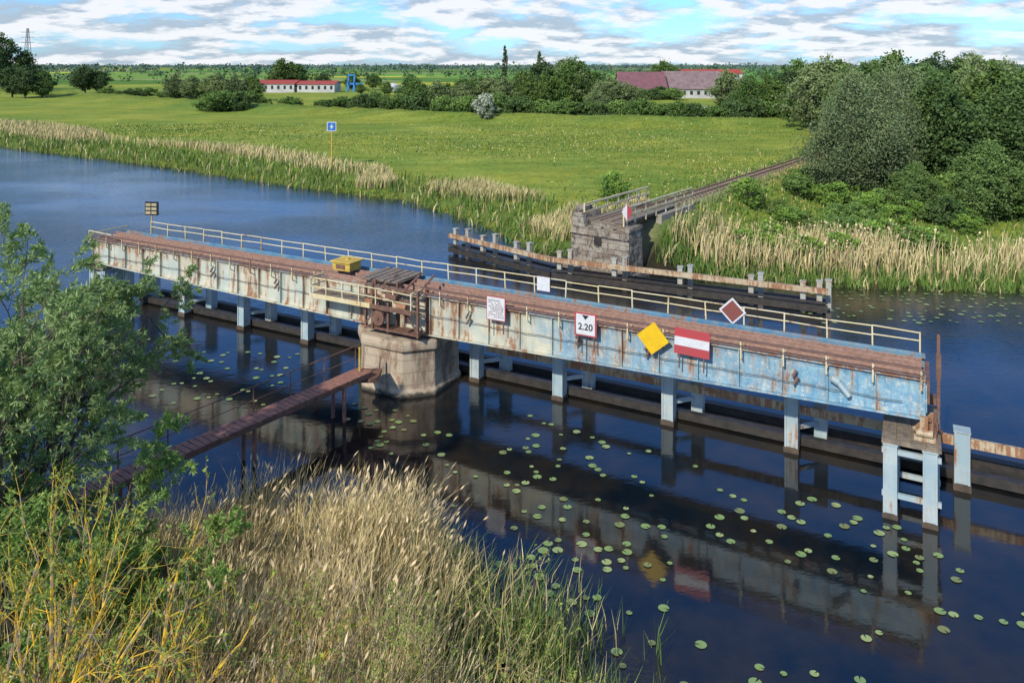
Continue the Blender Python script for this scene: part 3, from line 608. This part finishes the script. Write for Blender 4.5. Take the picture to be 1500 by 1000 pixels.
for k in range(80):
    q=R.uniform(2.8,17); t_=R.uniform(6,36); x=C0[0]+TD[0]*t_+TP[0]*q; y=C0[1]+TD[1]*t_+TP[1]*q
    if sdr(np.array([x]),np.array([y]))[0]<2.5: continue
    put('shrub',bushn[k%2],x,y,R.uniform(.9,2.2),2.4,1.3)
for k in range(26):
    put('shrub',bush[k%3],R.uniform(29,66),R.uniform(49,62),R.uniform(1.6,3.4),4,1)
def mass(name,n,xr,yr,hr,seed,nl=34,ls=3.):
    g_=np.random.default_rng(seed); Vs=[];Cs=[]
    for k in range(n):
        t=g_.uniform(0,1)**1.0; y=yr[0]+(yr[1]-yr[0])*t; x=g_.uniform(*xr)*y; h=g_.uniform(*hr)*(1 if g_.uniform()<.9 else 1.3); w=h*g_.uniform(.8,2.4)
        u=nrm(g_.normal(size=(nl,3)))*g_.uniform(.4,1,(nl,1)); P=np.array([x,y,.6+h*.42])+u*np.array([w*.6,w*.6,h*.5]); s=h*.32
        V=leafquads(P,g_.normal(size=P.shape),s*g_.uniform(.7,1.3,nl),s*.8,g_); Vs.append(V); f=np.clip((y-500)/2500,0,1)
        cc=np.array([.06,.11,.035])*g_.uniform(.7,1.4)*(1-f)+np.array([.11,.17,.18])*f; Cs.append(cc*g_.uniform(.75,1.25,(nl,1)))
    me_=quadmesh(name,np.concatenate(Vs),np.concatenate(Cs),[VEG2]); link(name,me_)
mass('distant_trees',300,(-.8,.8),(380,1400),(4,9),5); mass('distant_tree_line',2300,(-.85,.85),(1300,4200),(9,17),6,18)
# ------------------------------------------------------------ reeds
TAN=np.array([.6,.47,.21]);TAN2=np.array([.78,.65,.34]);GRN=np.array([.18,.28,.05]);GRN2=np.array([.12,.2,.045])
def reeds(name,P,H,W,tanf,rng,lean=.18,plume=True,extra=2,wind=(.08,-.02),pw=3.):
    n=len(P); f=(rng.uniform(0,1,n)<tanf)[:,None]; r1=rng.uniform(0,1,(n,1))
    C_=np.where(f,TAN*(1-r1)+TAN2*r1,GRN*(1-r1)+GRN2*r1); C_=C_*rng.uniform(.7,1.15,(n,1))
    ln=rng.normal(size=(n,2))*lean+np.array(wind)
    Vs,Cs=[],[]
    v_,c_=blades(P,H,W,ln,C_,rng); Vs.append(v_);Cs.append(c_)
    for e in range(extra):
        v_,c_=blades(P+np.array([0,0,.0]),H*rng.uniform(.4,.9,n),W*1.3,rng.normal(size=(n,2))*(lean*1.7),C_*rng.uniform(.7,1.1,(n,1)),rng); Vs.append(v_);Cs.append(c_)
    if plume:
        k=f[:,0]&(rng.uniform(0,1,n)<.25); tip=P[k]+np.stack([ln[k,0]*H[k],ln[k,1]*H[k],H[k]*.93],1); D=np.concatenate([ln[k]*2.5,np.ones((k.sum(),1))],1)
        Vs.append(leafquads(tip,D,H[k]*.09,W[k]*pw,rng)); Cs.append(np.tile([[.6,.46,.26]],(k.sum(),1))*rng.uniform(.7,1.3,(k.sum(),1)))
    return link(name,quadmesh(name,np.concatenate(Vs),np.concatenate(Cs),[REED]))
def scatter(n,xr,yr,cond,rng):
    x=rng.uniform(*xr,n);y=rng.uniform(*yr,n);k=cond(x,y); x,y=x[k],y[k]; return np.stack([x,y,np.maximum(hf(x,y),-.4)],1)
g_=np.random.default_rng(11)
def fbm(x,y,s): return np.sin(x*s+1.3*np.sin(y*s*.7))+np.sin(y*s*1.3+1.7*np.sin(x*s*.6+2))
P_=scatter(62000,(-9.5,3.),(5.,16.2),lambda x,y:(sdr(x,y)>-.3)&(sdr(x,y)<9)&(g_.uniform(0,1,len(x))<np.clip(.85-(x+2.6)*.36,.035,.85)*np.clip(.7+.35*fbm(x,y,1.1),.2,1)),g_)
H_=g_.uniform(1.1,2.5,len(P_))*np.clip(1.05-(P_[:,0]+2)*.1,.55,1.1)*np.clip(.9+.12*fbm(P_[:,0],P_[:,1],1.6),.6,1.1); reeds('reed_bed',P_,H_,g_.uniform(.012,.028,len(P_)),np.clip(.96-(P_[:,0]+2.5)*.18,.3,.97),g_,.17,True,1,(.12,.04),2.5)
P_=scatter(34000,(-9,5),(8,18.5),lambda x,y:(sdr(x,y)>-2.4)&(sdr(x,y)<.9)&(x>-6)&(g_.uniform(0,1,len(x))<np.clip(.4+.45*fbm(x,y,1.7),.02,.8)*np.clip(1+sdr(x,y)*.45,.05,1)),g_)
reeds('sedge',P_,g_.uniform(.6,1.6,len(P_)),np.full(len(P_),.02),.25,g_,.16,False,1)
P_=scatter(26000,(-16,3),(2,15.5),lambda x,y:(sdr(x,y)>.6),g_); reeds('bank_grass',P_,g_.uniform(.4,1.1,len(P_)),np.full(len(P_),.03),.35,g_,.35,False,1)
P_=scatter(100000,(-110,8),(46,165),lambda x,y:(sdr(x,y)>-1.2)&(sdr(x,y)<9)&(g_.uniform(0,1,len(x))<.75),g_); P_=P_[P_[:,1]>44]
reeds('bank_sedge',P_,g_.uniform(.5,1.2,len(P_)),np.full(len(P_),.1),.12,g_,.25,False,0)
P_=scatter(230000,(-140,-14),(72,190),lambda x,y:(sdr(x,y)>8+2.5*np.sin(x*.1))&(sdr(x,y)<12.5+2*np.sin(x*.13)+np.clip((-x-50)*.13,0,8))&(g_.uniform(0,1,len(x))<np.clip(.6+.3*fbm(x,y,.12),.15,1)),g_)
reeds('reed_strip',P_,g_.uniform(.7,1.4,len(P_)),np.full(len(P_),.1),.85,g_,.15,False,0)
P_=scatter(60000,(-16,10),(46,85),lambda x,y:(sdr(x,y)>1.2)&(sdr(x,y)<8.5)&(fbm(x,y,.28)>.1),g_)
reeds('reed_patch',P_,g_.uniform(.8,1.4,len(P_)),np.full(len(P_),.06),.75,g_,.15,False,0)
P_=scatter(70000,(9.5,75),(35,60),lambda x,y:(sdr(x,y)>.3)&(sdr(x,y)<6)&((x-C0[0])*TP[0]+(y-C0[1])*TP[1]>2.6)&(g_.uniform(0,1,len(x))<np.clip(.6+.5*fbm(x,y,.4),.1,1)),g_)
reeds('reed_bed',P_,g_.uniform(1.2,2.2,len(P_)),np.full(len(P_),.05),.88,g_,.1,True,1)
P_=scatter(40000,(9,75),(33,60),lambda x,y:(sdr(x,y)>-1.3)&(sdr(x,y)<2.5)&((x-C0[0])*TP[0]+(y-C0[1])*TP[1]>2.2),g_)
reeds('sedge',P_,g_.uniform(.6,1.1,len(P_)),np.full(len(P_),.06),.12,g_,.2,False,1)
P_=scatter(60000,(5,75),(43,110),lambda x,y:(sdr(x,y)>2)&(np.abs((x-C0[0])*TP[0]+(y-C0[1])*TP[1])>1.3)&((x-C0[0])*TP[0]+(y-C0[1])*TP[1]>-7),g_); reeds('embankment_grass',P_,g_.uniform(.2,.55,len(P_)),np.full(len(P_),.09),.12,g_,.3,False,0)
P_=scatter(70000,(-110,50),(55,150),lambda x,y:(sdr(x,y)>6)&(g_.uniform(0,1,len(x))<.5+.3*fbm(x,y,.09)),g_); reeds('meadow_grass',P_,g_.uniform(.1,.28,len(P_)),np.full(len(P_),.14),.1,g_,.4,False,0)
# ------------------------------------------------------------ lily pads
pads=[]
poly=np.array([(-6.8,24.6),(-1,25),(10.8,17.2),(12.5,12.5),(7,10.5),(2.8,11),(-2.5,17)])
x=g_.uniform(-7,13,1200);y=g_.uniform(10,26,1200); k=inside(x,y,poly)&(g_.uniform(0,1,1200)<.25+.45*(fbm(x,y,.7)+.6*fbm(x,y,2.3)+.3))&(np.hypot(x+4.1,y-27)>2.7); pads+=list(zip(x[k],y[k]))
x=g_.uniform(15,34,300);y=g_.uniform(33.5,40.5,300); pads+=[(a_,b_) for a_,b_ in zip(x,y) if sdr(np.array([a_]),np.array([b_]))[0]<-1]
x=g_.uniform(-16,-9,50);y=g_.uniform(24,30,50); pads+=list(zip(x,y))
kept=[]
for p_ in pads:
    if all((p_[0]-q[0])**2+(p_[1]-q[1])**2>.07 for q in kept): kept.append(p_)
b=MB()
for (px,py) in kept:
    r=random.uniform(.07,.15); a0=random.uniform(0,6.28); n=11; z=.012+random.uniform(0,.006); tx_,ty_=random.uniform(-.03,.03),random.uniform(-.03,.03)
    ring=[(px+r*math.cos(a0+.2+t*(5.88)/n),py+r*.92*math.sin(a0+.2+t*5.88/n)) for t in range(n+1)]
    vs=[(px,py,z)]+[(u_,w_,z+.004+max(0,(u_-px)*tx_+(w_-py)*ty_)) for u_,w_ in ring]; b.add(vs,[(0,t+1,t+2) for t in range(n)],random.choice([0,0,1,2]))
b.obj('water_lily_pads',[simple('lily_green',(.24,.34,.1),(.18,.28,.1),3,.4,0),simple('lily_light',(.36,.42,.16),(.25,.34,.12),3,.4,0),simple('lily_olive',(.17,.24,.08),(.22,.22,.08),3,.4,0)])
# ------------------------------------------------------------ near willow and shrubs
def grow(segs,tw,rng,p,d,L,r,lv,mx,wig,spread,kids,up,ratio):
    n=5
    for i in range(n):
        d=d+rng.normal(0,wig,3); d[2]+=up[lv]; d/=np.linalg.norm(d); q=p+d*L/n; r2=r*.84
        segs.append((*p,*q,r,r2)); 
        if lv==mx: tw.append((*p,*q))
        if lv<mx and i>=1:
            for _ in range(kids[lv]):
                cd=d+rng.normal(0,spread,3); cd/=np.linalg.norm(cd); grow(segs,tw,rng,q,cd,L*ratio*rng.uniform(.7,1.2)*(1.15-.12*i),r2*.55,lv+1,mx,wig,spread,kids,up,ratio)
        p=q;r=r2
def plant(name,base,h,stems,seed,lean,mx=2,kids=(2,2,2),wig=.12,spread=.55,up=(.04,0,-.04),ratio=.45,r0=.09,leafs=5,LL=.1,LW=.02,c1=(.17,.26,.09),c2=(.38,.48,.2),bark=None,dirs=None,leaffrac=1.):
    g=np.random.default_rng(seed); segs=[];tw=[]
    for s_ in range(stems):
        a=2*math.pi*s_/stems+g.uniform(-.4,.4); d=np.array([math.cos(a)*lean,math.sin(a)*lean,1.])*1. + g.normal(0,.08,3)
        if dirs: d=d+np.array(dirs)
        d/=np.linalg.norm(d); grow(segs,tw,g,np.array([math.cos(a)*.2,math.sin(a)*.2,-.2]),d,h*g.uniform(.75,1.),r0*g.uniform(.7,1),0,mx,wig,spread,kids,up,ratio)
    T=tubes(segs,5); tw=np.array(tw); tw=tw[g.uniform(0,1,len(tw))<leaffrac]; Vs=[T];Cs=[np.full((len(T),3),.1)];mi=[np.ones(len(T))]
    if leafs and len(tw):
        t=g.uniform(0,1,(len(tw),leafs,1)); P=(tw[:,None,0:3]*(1-t)+tw[:,None,3:6]*t).reshape(-1,3); D=np.repeat(nrm(tw[:,3:6]-tw[:,0:3]),leafs,axis=0)+g.normal(size=P.shape)*.7; D[:,2]-=.15
        D=nrm(D); L_=LL*g.uniform(.6,1.3,len(P)); P=P+D*L_[:,None]*.5; V=leafquads(P,D,L_,L_*(LW/LL),g); f=g.uniform(0,1,(len(P),1))**1.3; C_=np.array(c1)*(1-f)+np.array(c2)*f
        Vs.append(V);Cs.append(C_);mi.append(np.zeros(len(V)))
    o=link(name,quadmesh(name,np.concatenate(Vs),np.concatenate(Cs),[VEG,bark or BARK],np.concatenate(mi)),base); return o,len(tw)
lich=NM('lichen_bark'); v_=lich.coord('Object'); lich.col(lich.mix(lich.ramp(lich.noise(v_,3.5,6,.7),[(.42,0.),(.55,1.)]),(.26,.2,.15),(.75,.47,.03)),.9); lich.bump(lich.noise(v_,40,4),.6,.01)
plant('willow_tree',(-11.4,12.6,.4),7.4,11,101,.28,3,(2,2,1),.11,.5,(.05,.02,-.03,-.06),.42,.1,7,.14,.03)
plant('willow_bush',(-9.8,10.6,.4),4.0,10,102,.42,3,(2,2,1),.12,.55,(.03,.02,0,-.03),.45,.06,6,.12,.028,(.16,.27,.06),(.36,.48,.14))
plant('willow_bush',(-7.4,9.8,.4),2.9,8,108,.42,2,(2,2,1),.12,.55,(.03,.02,0,-.03),.5,.04,9,.12,.028,(.16,.28,.05),(.36,.48,.13))
plant('willow_bush',(-14,13.6,.4),5.2,9,103,.4,3,(2,2,1),.12,.55,(.03,.02,0,-.03),.45,.06,6,.13,.03,(.15,.24,.07),(.32,.42,.15))
plant('lichen_shrub',(-6.5,7.0,.8),4.7,8,104,.3,2,(2,2,2),.13,.45,(.05,.03,.02),.42,.055,3,.07,.035,(.18,.27,.05),(.4,.45,.1),lich.m,None,.35)
plant('lichen_shrub',(-7.6,6.0,.8),5.6,7,109,.3,2,(2,2,2),.13,.45,(.05,.03,.02),.42,.055,3,.07,.035,(.18,.27,.05),(.4,.45,.1),lich.m,None,.35)
plant('lichen_shrub',(-4.6,7.6,.8),3.2,7,105,.35,2,(2,2,2),.13,.45,(.05,.03,.02),.42,.04,3,.07,.035,(.18,.27,.05),(.4,.45,.1),lich.m,None,.3)
gb=simple('grey_bark',(.36,.3,.22),(.5,.36,.07),5)
plant('bare_shrub',(-.6,8.4,.6),3.1,8,106,.5,2,(2,2,2),.14,.5,(.04,.03,.02),.45,.026,3,.06,.03,(.18,.25,.05),(.4,.42,.1),gb,None,.35)
plant('bare_shrub',(-2.6,8.2,.6),3.1,8,107,.5,2,(2,2,2),.14,.5,(.04,.03,.02),.45,.026,3,.06,.03,(.18,.25,.05),(.4,.42,.1),gb,None,.35)
# ------------------------------------------------------------ world, sun, camera
w=bpy.data.worlds.new('World'); scene.world=w; w.use_nodes=True; nt=w.node_tree; nt.nodes.clear()
W=NM.__new__(NM); W.nt=nt
EL=math.radians(36); AZ=math.radians(212)
sky=W.n('ShaderNodeTexSky'); sky.sky_type='NISHITA'; sky.sun_disc=False; sky.sun_elevation=EL; sky.sun_rotation=AZ; sky.ozone_density=3.; sky.dust_density=.4; sky.air_density=1.
tc=W.n('ShaderNodeTexCoord'); sx=W.n('ShaderNodeSeparateXYZ'); W.l(tc.outputs['Generated'],sx.inputs[0])
zc=W.math('ADD',W.math('MAXIMUM',sx.outputs[2],0.),.2); cx=W.n('ShaderNodeCombineXYZ'); W.l(W.math('DIVIDE',sx.outputs[0],zc),cx.inputs[0]); W.l(W.math('DIVIDE',sx.outputs[1],zc),cx.inputs[1])
n1=W.noise(cx.outputs[0],1.9,10,.6); mpv=W.n('ShaderNodeVectorMath',operation='ADD'); W.l(cx.outputs[0],mpv.inputs[0]); mpv.inputs[1].default_value=(.0,.12,0); n2=W.noise(mpv.outputs[0],1.9,10,.6)
cov=W.ramp(sx.outputs[2],[(0.,.64),(.09,.59),(.2,.45),(.3,.4),(.46,.4),(.62,.56),(1.,.56)])
mask=W.ramp(W.math('ADD',n1,W.math('SUBTRACT',cov,.5)),[(.5,0.),(.62,1.)])
shade=W.ramp(W.math('ADD',W.math('MULTIPLY',W.math('SUBTRACT',n1,n2),3.8),W.noise(cx.outputs[0],2.6,8,.6)),[(.3,0.),(.66,1.)])
cc=W.mix(shade,(4.6,5.6,6.7),(9.5,9.6,9.9))
hi=W.ramp(sx.outputs[2],[(.35,1.),(.6,.62)]); cc=W.mix(1.,cc,hi,'MULTIPLY')
skc=W.mix(1.,sky.outputs[0],(.8,1.3,2.0),'MULTIPLY')
col=W.mix(W.math('MULTIPLY',mask,.93),skc,cc)
bg=W.n('ShaderNodeBackground'); bg.inputs[1].default_value=.1; W.l(col,bg.inputs[0]); wo=W.n('ShaderNodeOutputWorld'); W.l(bg.outputs[0],wo.inputs[0])
sl=bpy.data.lights.new('sun','SUN'); sl.energy=4.3; sl.angle=math.radians(1.); sl.color=(1,.94,.84); so_=bpy.data.objects.new('sun',sl); COL.objects.link(so_)
sdv=Vector((math.sin(AZ)*math.cos(EL),math.cos(AZ)*math.cos(EL),math.sin(EL))); so_.rotation_euler=sdv.to_track_quat('Z','Y').to_euler()
cam=bpy.data.cameras.new('camera'); cam.lens=27; cam.sensor_width=36; cam.clip_end=30000; cam.clip_start=.1; cam.shift_y=-.27; co=bpy.data.objects.new('camera',cam); COL.objects.link(co); co.location=(0,-4.63,12.86); co.rotation_euler=(math.radians(90),0,0); scene.camera=co
scene.view_settings.view_transform='Standard'; scene.view_settings.look='None'; scene.view_settings.exposure=0
